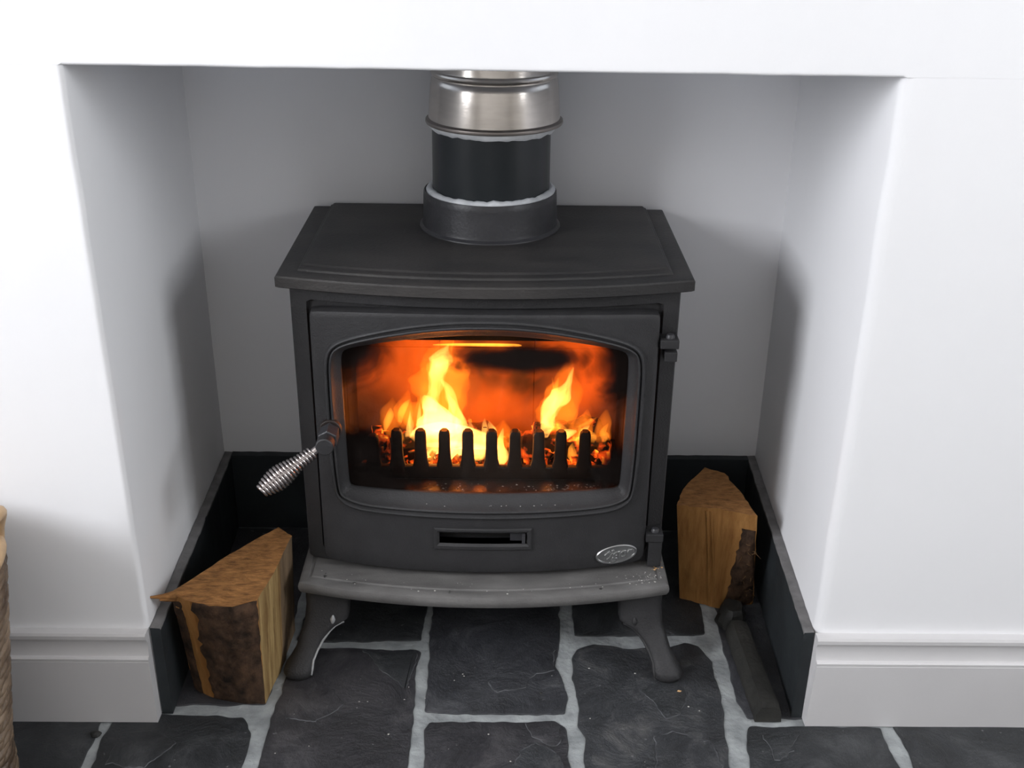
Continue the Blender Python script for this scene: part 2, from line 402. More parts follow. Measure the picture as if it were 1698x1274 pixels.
# room behind the camera
def wall_window(x0, x1, W):
    return join(box(x0, x1, YR, 0, 0, W['z0']), box(x0, x1, YR, 0, W['z1'], H), box(x0, x1, YR, W['y0'], W['z0'], W['z1']), box(x0, x1, W['y1'], 0, W['z0'], W['z1']))
struct('wall_west', wall_window(-RX - .12, -RX, WL), MT['room_wall'])
struct('wall_east', wall_window(RX, RX + .12, WR), MT['room_wall'])
struct('wall_rear', box(-RX - .12, RX + .12, YR - .12, YR, 0, H), MT['room_wall'])
struct('ceiling', box(-RX - .12, RX + .12, YR - .12, TH, H, H + .1), MT['ceiling'])
for k, (sx, W) in enumerate(((-1, WL), (1, WR))):
    x0, x1 = sorted((sx * (RX + .03), sx * (RX + .08)))
    y0, y1, z0, z1 = W['y0'], W['y1'], W['z0'], W['z1']
    t = .035
    fr = struct('window_%d' % (k + 1), join(box(x0, x1, y0, y0 + t, z0, z1), box(x0, x1, y1 - t, y1, z0, z1), box(x0, x1, y0 + t, y1 - t, z0, z0 + t), box(x0, x1, y0 + t, y1 - t, z1 - t, z1),
           box(x0 + .01, x1 - .01, (y0 + y1) / 2 - .012, (y0 + y1) / 2 + .012, z0 + t, z1 - t)), MT['window_paint'])
    xm = (x0 + x1) / 2
    for (p0, p1) in ((y0 + t, (y0 + y1) / 2 - .012), ((y0 + y1) / 2 + .012, y1 - t)):
        obj('pane', box(xm - .002, xm + .002, p0, p1, z0 + t, z1 - t), MT['pane'], fr)

# skirting boards on the chimney breast
PROF = [(0, 0), (.018, 0), (.018, .1050), (.0172, .1062), (.0185, .1075), (.0185, .1105), (.0165, .1125), (.0135, .1130), (.0120, .118), (.0112, .125), (.0110, .133), (.0125, .1375), (.0140, .1400), (.0140, .1455), (.0120, .1490), (0, .1495)]
def skirting(xa, xb, end, sgn):
    rings = []
    xs = [xa, xb]
    for i, x in enumerate(xs):
        ring = []
        for (d, z) in PROF:
            xx = x
            if i == end: xx = x + sgn * (.0015 * fbm((z * 3, 1, x), 22) + (.004 * math.sin(z / .15 * PI) if x > 0 else -.001))
            ring.append((xx, -d, z))
        rings.append(ring)
    return loft(rings)
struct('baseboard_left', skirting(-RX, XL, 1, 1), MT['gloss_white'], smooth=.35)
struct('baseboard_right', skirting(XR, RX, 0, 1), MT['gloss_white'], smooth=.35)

# slate upstands around the inside of the recess
HU = .1500
def upstand(side):
    V = []; n = 50
    T = .0145
    rings = []
    for i in range(n + 1):
        t = i / n
        y = .000 + t * (DB - .0)
        top = HU + .0013 * fbm((side * 4, y, 0), 40) + .0008 * fbm((side, y, 2), 110)
        xo = (XL + (BLX - XL) * y / DB) if side < 0 else (XR + (BRX - XR) * y / DB)
        xi = xo - side * (T + .0012 * fbm((side, y, 9), 26))
        xi2 = xi - side * .0007
        rings.append([(xo, y, 0), (xi2, y, 0), (xi2, y, top - .0035), (xi, y, top - .0008), (xo - side * .001, y, top)])
    V, F = loft(rings)
    K = []
    for f in F:
        c = sum((V[i] for i in f), Vector()) / len(f)
        K.append(1 if (len(f) == 4 and c.z > HU - .0030) else 0)
    return V, F, K
struct('trim_left', upstand(-1), [MT['slate_dark'], MT['slate_edge']])
struct('trim_right', upstand(1), [MT['slate_dark'], MT['slate_edge']])
def upback():
    rings = []
    for i in range(61):
        x = BLX + .015 + (BRX - BLX - .030) * i / 60
        top = HU + .0012 * fbm((x, 3, 0), 30)
        rings.append([(x, DB, 0), (x, DB - .014, 0), (x, DB - .014, top - .001), (x, DB, top)])
    return loft(rings)
struct('trim_back', upback(), MT['slate_dark'])

# ------------------------------------------------------------------ floor: grout bed and flagstones
floor_o = struct('floor', box(-RX - .12, RX + .12, YR - .12, TH, -.03, -.0022), MT['grout'])
def stone(poly, i, seed, top=0., wob=.0034):
    P = [Vector((x, y, 0)) for x, y in poly]
    pts = []
    for a, b in zip(P, P[1:] + P[:1]):
        L_ = (b - a).length; n = max(1, int(L_ / .004)); nrm = Vector(((b - a).y, -(b - a).x, 0)).normalized() if L_ else Vector()
        n = min(n, 110)
        for k in range(n):
            p = a.lerp(b, k / n)
            pts.append(p + nrm * (wob * fbm((p.x, p.y, seed), 30, 5) + .0012 * fbm((p.x, p.y, seed + 9), 130, 3)))
    for _ in range(1):
        pts = [(pts[k - 1] + pts[k] * 2 + pts[(k + 1) % len(pts)]) / 4 for k in range(len(pts))]
    cen = sum(pts, Vector()) / len(pts)
    def ins(d, z):
        out = []
        m = len(pts)
        area_ = sum(pts[k].x * pts[(k + 1) % m].y - pts[(k + 1) % m].x * pts[k].y for k in range(m))
        s = 1 if area_ > 0 else -1
        for k in range(m):
            t = (pts[(k + 1) % m] - pts[k - 1]).normalized()
            q = pts[k] + Vector((-t.y, t.x, 0)) * d * s
            out.append((q.x, q.y, z + .0006 * fbm((q.x, q.y, seed), 9)))
        return out
    r = [ins(0, -.02 if False else -.006), ins(0, top - .0016), ins(.0008, top - .0004), ins(.0022, top)]
    V, F = loft(r)
    o = obj('flagstone', (V, F), SL[i % 4], floor_o, smooth=.6)
    return o
stones = [
 ([(-.299, -.36), (-.3, -.04), (-.3, -.006), (-.298, .018), (-.292, .148), (-.19, .149), (-.106, .148), (-.097, .142), (-.102, .1), (-.099, .02), (-.098, -.017), (-.099, -.10), (-.101, -.36)], 0),
 ([(-.080, .49), (-.084, .25), (-.086, .172), (-.083, .1), (-.083, .008), (-.034, .003), (.118, .004), (.123, .048), (.119, .081), (.110, .109), (.114, .144), (.120, .171), (.121, .252), (.119, .49)], 1),
 ([(-.08, -.30), (-.078, -.102), (-.082, -.029), (-.076, -.014), (.026, -.012), (.103, -.009), (.118, -.022), (.121, -.062), (.12, -.10), (.118, -.30)], 0),
 ([(.140, -.30), (.14, -.101), (.142, -.039), (.137, -.021), (.138, .035), (.134, .088), (.135, .13), (.142, .152), (.172, .164), (.222, .151), (.288, .155), (.314, .170), (.336, .160), (.349, .125), (.348, .063), (.348, .012), (.343, -.019), (.336, -.099), (.334, -.30)], 3),
 ([(.144, .49), (.142, .252), (.141, .182), (.331, .187), (.350, .190), (.354, .255), (.356, .49)], 2),
 ([(-.102, .49), (-.096, .25), (-.099, .169), (-.257, .164), (-.292, .167), (-.290, .247), (-.288, .49)], 2),
 ([(.378, .49), (.377, .252), (.373, .192), (.372, .147), (.373, .077), (.370, .031), (.379, -.003), (.442, -.001), (.474, 0), (.47, .49)], 1),
 ([(.378, -.019), (.458, -.017), (.566, -.019), (.562, -.047), (.570, -.098), (.578, -.34), (.360, -.34), (.364, -.099), (.367, -.055)], 2),
 ([(.584, -.019), (.586, -.059), (.588, -.097), (.60, -.34), (.86, -.34), (.85, .0), (.584, .0)], 2),
 ([(-.524, .0), (-.525, -.073), (-.522, -.106), (-.525, -.36), (-.322, -.36), (-.323, -.104), (-.321, -.060), (-.321, -.037), (-.339, -.006), (-.436, -.001), (-.46, .0)], 2),
 ([(-.536, .0), (-.536, -.106), (-.54, -.36), (-.84, -.36), (-.84, .0)], 2),
 ([(-.455, .018), (-.312, .021), (-.308, .148), (-.306, .49), (-.46, .49)], 0),
]
for k, (p, i) in enumerate(stones): stone(p, i, k * 3.1)
# the rest of the room floor, in rows
MT['lit_edge'] = mat('broken_slate_lit_edge', (.085, .088, .095), .6, var=.6, scale=45)  # broken slate rim, painted paler for the highlight along lit ledges
def flake(poly, i, seed, h=.0014, ridge=1):
    pts = []
    for (ax_, ay_), (bx2, by2) in zip(poly, poly[1:] + poly[:1]):
        a, b = Vector((ax_, ay_, 0)), Vector((bx2, by2, 0)); n = max(2, int((b - a).length / .004)); nr = Vector(((b - a).y, -(b - a).x, 0)).normalized()
        for k in range(n):
            q = a.lerp(b, k / n); pts.append(q + nr * (.0075 * fbm((q.x, q.y, seed), 22, 4) + .002 * fbm((q.x, q.y, seed), 120, 3)))
    cen = sum(pts, Vector()) / len(pts)
    def rr(s, z): return [(cen.x + (p.x - cen.x) * s, cen.y + (p.y - cen.y) * s, z) for p in pts]
    V, F = loft([rr(1, -.001), rr(1, h * .7), rr(.975, h), rr(.95, h + .0001)])
    n = len(pts); K = [1] * n * 2 + [0] * (len(F) - 2 * n)
    o = obj('slate_flake', (V, F, K), [SL[i % 4], MT['lit_edge']], floor_o, smooth=.4)
# raised riven layers on the hearth slates
flake([(.108, .150), (.050, .112), (.012, .072), (.020, .050), (.060, .062), (.080, .088), (.106, .098)], 1, 1)
flake([(-.185, .142), (-.168, .110), (-.140, .080), (-.112, .050), (-.106, .090), (-.108, .138)], 2, 2, .0018)
flake([(.062, -.016), (.072, -.040), (.098, -.060), (.112, -.052), (.110, -.022), (.096, -.016)], 0, 3)
flake([(.050, -.070), (.074, -.052), (.108, -.080), (.112, -.200), (.06, -.24), (.04, -.12)], 3, 4, .0012)
flake([(.240, -.040), (.268, -.030), (.318, -.052), (.326, -.110), (.322, -.220), (.252, -.21), (.236, -.10)], 3, 5, .0016)
flake([(.232, .055), (.250, .030), (.262, -.006), (.282, .004), (.300, .050), (.270, .080)], 2, 6, .0010)
flake([(.395, -.040), (.420, -.028), (.445, -.034), (.432, -.070), (.402, -.085)], 2, 7, .0012)
flake([(-.276, .040), (-.220, .052), (-.200, .020), (-.236, -.020), (-.280, -.010)], 0, 8, .0009)
flake([(-.500, -.040), (-.452, -.030), (-.420, -.060), (-.450, -.110), (-.505, -.100)], 2, 9, .0012)
def row(xs, y0, y1, seed):
    for k in range(len(xs) - 1):
        g = .010
        stone([(xs[k] + g, y0 + g), (xs[k + 1] - g, y0 + g), (xs[k + 1] - g, y1 - g), (xs[k] + g, y1 - g)], (k + seed) % 4, seed * 5 + k)
row([.86, 1.2, 1.62, RX], -.35, .0, 1); row([-RX, -1.6, -1.22, -.85], -.37, .0, 2)
rs = random.Random(4)
y = -.37
while y > YR + .2:
    hgt = rs.choice((.26, .32, .38)); y2 = max(YR, y - hgt); x = -RX; xs = [x]
    while x < RX - .5:
        x += rs.uniform(.24, .46); xs.append(x)
    xs.append(RX)
    row(xs, y2, y + .0 if y < -.4 else (-.345 if False else -.37), int(-y * 10)); y = y2

# ------------------------------------------------------------------ the stove
stove = empty('stove', (0, .30, 0), 'black cast-iron wood-burning stove on four curved legs with a lit fire behind glass', 'stove')
def bowy(c, x, k=.5): return c + k * x * x
# top plate
def plan(hw, c, yb, n=33, inset=0, k=.5):
    pts = [(-hw + inset + (2 * hw - 2 * inset) * i / (n - 1)) for i in range(n)]
    r = [(x, bowy(c, x, k) + inset) for x in pts]
    r += [(hw - inset, yb - inset * 0), (-hw + inset, yb - inset * 0)]
    return r
def slab(levels, yb=.494):
    rings = []
    for (hw, c, z, ybb) in levels:
        rings.append([(x, y_, z) for x, y_ in plan(hw, c, ybb)])
    return loft(rings)
top = obj('top_plate', slab([(.276, .124, .5865, .492), (.280, .121, .5885, .494), (.280, .121, .6015, .494), (.2785, .1225, .6036, .4935), (.2765, .1245, .6042, .493),
      (.2530, .147, .6044, .4925), (.2515, .1485, .6066, .492), (.2500, .150, .6074, .492), (.2490, .162, .6074, .4918), (.2470, .165, .6096, .4915), (.2450, .170, .6103, .491)]), MT['iron_top'], stove, smooth=.35)
# body shell with the fire opening
def ring_from(fn, N=240, cen=(0, .40)):
    return [fn(2 * PI * (j + .5) / N, cen) for j in range(N)]
def chaikin(P, n=2):
    for _ in range(n):
        Q = []
        for a, b in zip(P, P[1:] + P[:1]):
            Q += [(a[0] * .75 + b[0] * .25, a[1] * .75 + b[1] * .25), (a[0] * .25 + b[0] * .75, a[1] * .25 + b[1] * .75)]
        P = Q
    return P
def hit(P, a, cen):
    dx, dz = math.cos(a), math.sin(a); best = None
    for p, q in zip(P, P[1:] + P[:1]):
        px, pz = p[0] - cen[0], p[1] - cen[1]; ex, ez = q[0] - p[0], q[1] - p[1]
        den = dx * ez - dz * ex
        if abs(den) < 1e-12: continue
        t = (px * ez - pz * ex) / den; s = (px * dz - pz * dx) / den
        if t > 0 and -1e-6 <= s <= 1 + 1e-6: best = t if best is None else max(best, t)
    return (cen[0] + dx * best, cen[1] + dz * best)
CEN = (0, .385); NR = 288
ANG = sorted([2 * PI * j / NR for j in range(NR)])
def outline(P): return [hit(P, a, CEN) for a in ANG]
def scaled(O, d):
    out = []
    n = len(O)
    for j in range(n):
        a, b = O[j - 1], O[(j + 1) % n]; tx, tz = b[0] - a[0], b[1] - a[1]; L_ = math.hypot(tx, tz)
        out.append((O[j][0] - tz / L_ * d, O[j][1] + tx / L_ * d))
    return out
def mirror(R): return R + [(-x, z) for x, z in reversed(R) if abs(x) > 1e-9]
def rect(x, z0, z1, r=.0):
    P = []
    for cx, cz, a0 in ((x - r, z1 - r, 0), (-x + r, z1 - r, 90), (-x + r, z0 + r, 180), (x - r, z0 + r, 270)):
        for k in range(7):
            a = math.radians(a0 + 15 * k); P.append((cx + r * math.cos(a), cz + r * math.sin(a)))
    return P
# body front frame
BC = .1446
o_out = outline(rect(.266, .147, .5865, .0005)); o_p = outline(rect(.243, .165, .566, .006)); o_p2 = outline(rect(.2405, .168, .563, .006)); o_in = outline(rect(.210, .236, .530, .004))
def ringY(O, c, h, k=.5): return [(x, bowy(c, x, k) - h, z) for x, z in O]
def mixo(A, B, t): return [(a[0] + (b[0] - a[0]) * t, a[1] + (b[1] - a[1]) * t) for a, b in zip(A, B)]
rings = [[(x, .470, z) for x, z in o_out], ringY(o_out, BC, -.004), ringY(scaled(o_out, .002), BC, 0), ringY(mixo(o_out, o_p, .5), BC, 0), ringY(o_p, BC, 0), ringY(o_p2, BC, -.007),
         ringY(mixo(o_p2, o_in, .35), BC, -.007), ringY(mixo(o_p2, o_in, .7), BC, -.007), ringY(o_in, BC, -.007), ringY(o_in, BC, -.03)]
body = obj('body', loft(rings, True, True, False), MT['iron'], stove, smooth=.4)
# fire box lining
def firebox():
    return join(box(-.238, -.232, .185, .425, .232, .565), box(.232, .238, .185, .425, .232, .565), box(-.238, .238, .425, .431, .232, .565), box(-.238, .238, .185, .431, .565, .571), box(-.238, .238, .185, .431, .226, .232))
fb = obj('firebox', firebox(), MT['soot'], stove)
for (x0, x1, z0, z1) in ((-.229, -.0765, .236, .40), (-.0755, .0755, .236, .40), (.0765, .229, .236, .40), (-.229, -.0765, .401, .56), (-.0755, .0755, .401, .56), (.0765, .229, .401, .56)):
    obj('fire_brick', box(x0, x1, .400, .424, z0, z1), MT['brick'], fb, bevel=.0006)
for s in (-1, 1):
    for (y0, y1) in ((.19, .292), (.295, .398)):
        xx = sorted((s * .212, s * .231)); obj('fire_brick', box(xx[0], xx[1], y0, y1, .236, .50), MT['brick_dark'], fb, bevel=.002)
# ledge inside the glass, where ash lies
MT['ledge'] = mat('ledge_iron', (.05, .038, .034), .30, bump=.4, bscale=160)
obj('inner_ledge', join(box(-.205, .205, .172, .222, .2325, .2620)), MT['ledge'], fb, bevel=.002)
# soot blackened throat plate with an arched lower edge
def throat():
    r0, r1 = [], []
    n = 28
    up = [(-.225 + .45 * i / n, .520) for i in range(n + 1)]
    lo = []
    for i in range(n + 1):
        x = .225 - .45 * i / n
        u = (x - .045) / .13
        lo.append((x, .4665))
    P = up + lo
    return loft([[(x, .272, z) for x, z in P], [(x, .280, z) for x, z in P]])
obj('throat_plate', throat(), MT['soot'], fb)

# door
win_half = [(0, .5590), (.045, .5578), (.095, .5508), (.140, .5400), (.172, .5300), (.195, .5210), (.208, .5120), (.217, .4990), (.2205, .480), (.2210, .44), (.2205, .34), (.2180, .295), (.2150, .276), (.2080, .2630), (.195, .2555), (.170, .2520), (.10, .2502), (0, .2495)]
gl_half = [(0, .5285), (.06, .5255), (.13, .5145), (.170, .5050), (.190, .4990), (.1965, .4930), (.1985, .480), (.1985, .44), (.1975, .34), (.1965, .290), (.1945, .2830), (.185, .2815), (.10, .2815), (0, .2815)]
O_door = outline(chaikin(mirror([(0, .5655), (.10, .5645), (.18, .5615), (.226, .5585), (.2345, .5570), (.2365, .5530), (.2370, .52), (.2375, .36), (.2380, .20), (.2378, .172), (.2340, .1640), (.222, .1590), (.15, .1572), (0, .1560)]), 2))
O_win = outline(chaikin(mirror(win_half), 2)); O_gl = outline(chaikin(mirror(gl_half), 2))
DC = .125
rings = [ringY(O_door, DC, -.019), ringY(O_door, DC, -.0045), ringY(scaled(O_door, .0015), DC, -.0012), ringY(scaled(O_door, .0045), DC, 0)]
o2 = scaled(O_door, .0045)
for t in (.2, .4, .6, .8): rings.append(ringY(mixo(o2, O_win, t), DC, 0))
for t, h in ((0, 0), (.03, .0020), (.07, .0042), (.14, .0052), (.20, .0045), (.24, .0018), (.27, .0004), (.31, .0010), (.34, .0034), (.40, .0042), (.47, .0030), (.53, -.0010), (.60, -.0050), (.72, -.0090), (.86, -.0135), (.97, -.0168), (1.0, -.0182)):
    rings.append(ringY(mixo(O_win, O_gl, t), DC, h))
rings += [ringY(O_gl, DC, -.024), ringY(scaled(O_gl, -.008), DC, -.024)]
rings.append(rings[0])
door = obj('door', loft(rings, True, False, False), MT['iron'], stove, smooth=.6)
# cut the air slot through the lower door
cutter = obj('cutter', box(-.0650, .0615, .08, .20, .2085, .2265), MT['iron'])
bo = door.modifiers.new('slot', 'BOOLEAN'); bo.operation = 'DIFFERENCE'; bo.object = cutter; bo.solver = 'EXACT'
bpy.context.view_layer.update()
dg = bpy.context.evaluated_depsgraph_get(); me2 = bpy.data.meshes.new_from_object(door.evaluated_get(dg)); door.modifiers.clear()
if len(me2.polygons) > 1000: door.data = me2
bpy.data.objects.remove(cutter)
# glass pane, bowed like the door
g1 = [ringY(scaled(O_gl, -.006), DC, -.0205), ringY(mixo(O_gl, [CEN] * NR, .5), DC, -.0205), ringY(mixo(O_gl, [CEN] * NR, .985), DC, -.0205)]
g2 = [ringY(mixo(O_gl, [CEN] * NR, .985), DC, -.0235), ringY(mixo(O_gl, [CEN] * NR, .5), DC, -.0235), ringY(scaled(O_gl, -.006), DC, -.0235)]
gp = obj('glass_pane', loft(g1 + g2 + [g1[0]], True, False, False), MT['glass'], door, smooth=.5)
# air vent frame with slider
def vent():
    o = rect(.0708, 0, .0362, .001); 
    def R(x0, x1, z0, z1, h): return [(x, bowy(DC, x) - h, z) for x, z in ([(x0 + (x1 - x0) * i / 12, z0) for i in range(13)] + [(x1 - (x1 - x0) * i / 12, z1) for i in range(13)])]
    r = [R(-.0728, .0690, .1985, .2345, -.001), R(-.0728, .0690, .1985, .2345, .0016), R(-.0712, .0674, .2001, .2330, .0034), R(-.0685, .0648, .2050, .2300, .0034), R(-.0650, .0615, .2085, .2265, .0004), R(-.0650, .0615, .2085, .2265, -.016)]
    return loft(r, True, False, False)
obj('air_vent', vent(), MT['iron'], door, smooth=.3)
obj('vent_slider', join(box(.0375, .0600, .133, .136, .2088, .2262), box(.0545, .0595, .1235, .134, .2095, .2255)), MT['collar'], door, bevel=.0008)
obj('vent_backing', box(-.070, .066, .1455, .1475, .204, .231), MT['soot'], door)
# oval badge with raised script lettering
bx_, bz_ = .1953, .1803
def oval(a, b, h, rot=.09):
    P = []
    for j in range(48):
        t = 2 * PI * j / 48; x = a * math.cos(t); z = b * math.sin(t)
        P.append((bx_ + x * math.cos(rot) - z * math.sin(rot), bz_ + x * math.sin(rot) + z * math.cos(rot), h))
    return [(x, bowy(DC, x) - h_, z) for x, z, h_ in P]
badge = obj('badge', loft([oval(.0312, .0158, -.001), oval(.0312, .0158, .0016), oval(.0300, .0148, .0030), oval(.0284, .0134, .0028), oval(.0276, .0126, .0012), oval(.012, .005, .0012)], True, False, True), MT['badge_metal'], door, smooth=.5)
fc = bpy.data.curves.new('lettering', 'FONT'); fc.body = 'tiger'; fc.size = .0235; fc.shear = .45; fc.extrude = .0009; fc.bevel_depth = .0004; fc.align_x = 'CENTER'; fc.align_y = 'CENTER'; fc.offset = .0005
ft = bpy.data.objects.new('lettering_tmp', fc); COL.objects.link(ft); bpy.context.view_layer.update()
dg = bpy.context.evaluated_depsgraph_get(); tm = bpy.data.meshes.new_from_object(ft.evaluated_get(dg)); bpy.data.objects.remove(ft)
R_ = Matrix.Translation((bx_, bowy(DC, bx_) - .0016, bz_)) @ Matrix.Rotation(2 * .5 * bx_ , 4, 'Z') @ Matrix.Rotation(-.09, 4, 'Y') @ Matrix.Rotation(PI / 2, 4, 'X')
tm.transform(R_); tm.materials.clear(); tm.materials.append(MT['badge_metal'])
lt = bpy.data.objects.new('lettering', tm); COL.objects.link(lt); lt.parent = badge; lt.matrix_parent_inverse = root_inv(badge)
lt['label'] = 'raised slanting word "tiger"'.replace('"', '')

# door handle: hex nut, round boss, chrome spring grip
hx, hz = -.2155, .3822
def prism(cx, cz, r, n, y0, y1, ch=.001, rot=0):
    def R(rr, y): return [(cx + rr * math.cos(2 * PI * j / n + rot), y, cz + rr * math.sin(2 * PI * j / n + rot)) for j in range(n)]
    return loft([R(r - ch, y0), R(r, y0 + ch), R(r, y1 - ch), R(r - ch, y1)])
obj('handle_socket', prism(hx, hz + .001, .0155, 32, .1400, .1490), MT['iron_dark'], door)
hd = obj('handle', prism(hx, hz, .0145, 6, .112, .140, .0015, PI / 6), MT['collar'], door)
obj('handle_boss', prism(hx - .0015, hz - .001, .0125, 32, .094, .112, .0015), MT['iron'], hd, smooth=.6)
p0 = Vector((hx - .008, .103, hz - .004)); p1 = Vector((-.3000, .060, .3325))
ax = (p1 - p0).normalized(); Lh = (p1 - p0).length
s1 = ax.cross(Vector((0, 0, 1))).normalized(); s2 = ax.cross(s1)
obj('handle_shank', tube([p0, p0 + ax * Lh * .30, p0 + ax * Lh * .97], [.0055, .0050, .0030], 16), MT['chrome'], hd, smooth=.6)
coil = []; turns = 17; npt = turns * 20
def cr(t):
    if t < .25: return .0075 + .0015 * t / .25
    if t < .68: u = (t - .25) / .43; return .0085 + .0068 * math.sin(u * PI / 2) ** 1.3
    u = (t - .68) / .32; return .0153 - .0080 * u ** 1.6
for i in range(npt + 1):
    t = i / npt; a = 2 * PI * turns * t; r = cr(t)
    coil.append(p0 + ax * (.012 + (Lh - .012) * t) + s1 * r * math.cos(a) + s2 * r * math.sin(a))
obj('spring_grip', tube(coil, .0022, 8), MT['chrome'], hd, smooth=.9)

# hinges on the right
for zz, up in ((.520, 1), (.2095, 1)):
    hg = obj('hinge', join(box(.2385, .2640, .150, .186, zz - .013, zz)), MT['iron'], stove, bevel=.0015)
    obj('hinge_pin', loft([[(.2525 + r * math.cos(2 * PI * j / 20), .160 + r * math.sin(2 * PI * j / 20), z) for j in range(20)] for r, z in ((.0062, zz - .001), (.0062, zz + .003), (.0045, zz + .0055), (.001, zz + .0062))]), MT['collar'], hg, smooth=.6)
obj('hinge', box(.2460, .2635, .155, .186, .486, .5005), MT['iron'], stove, bevel=.0015)
obj('hinge', box(.2440, .2640, .155, .186, .150, .193), MT['iron'], stove, bevel=.0015)

# shelf / hearth lip under the door
sh = obj('shelf', slab([(.266, .086, .124, .455), (.270, .081, .127, .458), (.2725, .078, .133, .460), (.2730, .0775, .139, .460), (.2715, .0795, .1440, .459), (.267, .0840, .1462, .457), (.2600, .0925, .1468, .455), (.2585, .0945, .1452, .454), (.2560, .0970, .1452, .453), (.2540, .0990, .1470, .452)]), [MT['iron_ash']], stove, smooth=.5)
rs = random.Random(3)
def crumbs(n, fn, smin, smax):
    T = []
    for _ in range(n):
        x, y_, z = fn(); s = rs.uniform(smin, smax)
        v = [Vector((x + s * rs.uniform(.6, 1.3) * a, y_ + s * rs.uniform(.5, 1) * b, z + s * .5 * max(0, c))) for a, b, c in ((1, 0, 0), (0, 1, 0), (-1, 0, 0), (0, -1, 0), (0, 0, 1))]
        T.append((v, [[0, 1, 4], [1, 2, 4], [2, 3, 4], [3, 0, 4], [3, 2, 1, 0]]))
    return join(*T)
def on_shelf():
    x = rs.choice((rs.uniform(-.25, .25), rs.gauss(.235, .018))); x = max(-.262, min(.262, x))
    return x, bowy(.082, x) + rs.uniform(.006, .035), .1468
tag(obj('ash_crumb', crumbs(90, on_shelf, .0005, .0016), MT['ash'], sh), kind='stuff')
def on_ledge():
    x = rs.choice((rs.uniform(-.195, .195), rs.uniform(.09, .195))); return x, rs.uniform(.182, .206), .2620
tag(obj('ash_crumb', crumbs(150, on_ledge, .0006, .0022), MT['ash'], fb), kind='stuff')
def on_sill():
    x = rs.gauss(.03, .06); z = rs.uniform(.262, .272)
    return x, bowy(DC, x) + .0035, z - .001
tag(obj('ash_crumb', crumbs(40, on_sill, .0005, .0013), MT['ash'], door), kind='stuff')
# dark debris on the shelf
obj('char_crumb', crumbs(7, lambda: (lambda x: (x, bowy(.082, x) + rs.uniform(.006, .03), .1468))(rs.choice((-.235, -.19, -.05, .09, .12, .17))), .0018, .0035), MT['coal'], sh)['kind'] = 'stuff'
tag(obj('wood_crumb', crumbs(14, lambda: (rs.uniform(.250, .268), rs.uniform(.150, .175), .1468), .001, .003), MT['splinter'], sh), kind='stuff')

# legs
LEG = [(.140, .2300, .0360, .138, .016), (.118, .2315, .0348, .136, .016), (.100, .2330, .0325, .133, .016), (.084, .2345, .0330, .130, .016), (.078, .2355, .0325, .128, .016), (.0735, .2390, .0290, .126, .0155), (.069, .2440, .0250, .124, .015), (.062, .2500, .0225, .120, .0145),
       (.050, .2570, .0195, .113, .014), (.038, .2630, .0178, .105, .0145), (.026, .2695, .0190, .098, .0175), (.016, .2735, .0225, .093, .0220), (.008, .2755, .0235, .091, .0235), (.002, .2755, .0215, .091, .0215), (0, .2755, .018, .091, .018)]
def leg(sx, flip):
    R = []
    for (z, cx, wx, cy_, wy) in LEG:
        ring = []
        for j in range(28):
            a = 2 * PI * j / 28; ca, sa = math.cos(a), math.sin(a)
            e = .62 if z > .06 else .9
            x = cx + wx * math.copysign(abs(ca) ** e, ca); y_ = cy_ + wy * math.copysign(abs(sa) ** e, sa)
            if flip: y_ = .52 - y_
            ring.append((sx * x, y_, z))
        R.append(ring)
    return loft(R)
for sx in (-1, 1):
    for flip in (False, True):
        lg = obj('leg', leg(sx, flip), MT['iron'], stove, smooth=.8)
        if not flip:
            pts = []
            for (z, cx, wx, cy_, wy) in LEG[5:-2]: pts.append((sx * (cx - wx * .86), cy_ - wy * .62, z - .001))
            pts = [(sx * .209, .1150, .0752)] + pts
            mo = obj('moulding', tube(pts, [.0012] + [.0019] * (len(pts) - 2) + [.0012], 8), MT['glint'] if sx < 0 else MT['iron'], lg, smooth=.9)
            if sx < 0: mo['label'] = 'curved edge of the leg with a painted silvery glint'
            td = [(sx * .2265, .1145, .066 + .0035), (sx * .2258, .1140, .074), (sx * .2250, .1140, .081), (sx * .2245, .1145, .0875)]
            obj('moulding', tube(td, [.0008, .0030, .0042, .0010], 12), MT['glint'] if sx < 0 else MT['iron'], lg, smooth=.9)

# flue outlet, pipe, seals and steel liner
FX, FY = .0035, .385
obj('flue_collar', lathe([(.106, .6095), (.1055, .612), (.1015, .6150), (.1005, .620), (.0995, .655), (.0990, .663), (.0978, .6650), (.0962, .6645), (.0955, .661), (.0955, .612)], FX, FY, 80), MT['collar'], stove, smooth=.6)
flue = empty('flue_pipe', (.006, .385, .63), 'black enamelled flue pipe with white sealed joints rising into a steel liner', 'flue pipe')
obj('pipe', lathe([(.0845, .622), (.0870, .623), (.0868, .700), (.0865, .775), (.084, .775)], .0050, FY, 80), MT['pipe'], flue, smooth=.6)
obj('joint_seal', lathe([(.0865, .655), (.0868, .6690), (.0895, .6700), (.0935, .6685), (.0960, .6660), (.0955, .6600)], .0044, FY, 120,
    wob=lambda i, a, r, z: (r + .0006 * fbm((math.cos(a), math.sin(a), i), 6), z + (.0022 * fbm((math.cos(a) * 2, math.sin(a) * 2, 1), 3) if i in (1, 2, 3) else 0))), MT['rope'], flue, smooth=.8)
obj('joint_seal', lathe([(.0863, .7555), (.0885, .7545), (.0930, .7590), (.0940, .7650), (.0860, .7660)], .0070, FY, 120,
    wob=lambda i, a, r, z: (r, z + (.0022 * fbm((math.cos(a) * 2, math.sin(a) * 2, 4), 2.5) - .001 * math.cos(a) if i in (0, 1) else 0))), MT['rope'], flue, smooth=.8)
lin = empty('flue_liner', (.009, .385, .763), 'shiny stainless-steel flue adaptor above the black pipe, flared at its lower rim', 'flue liner')
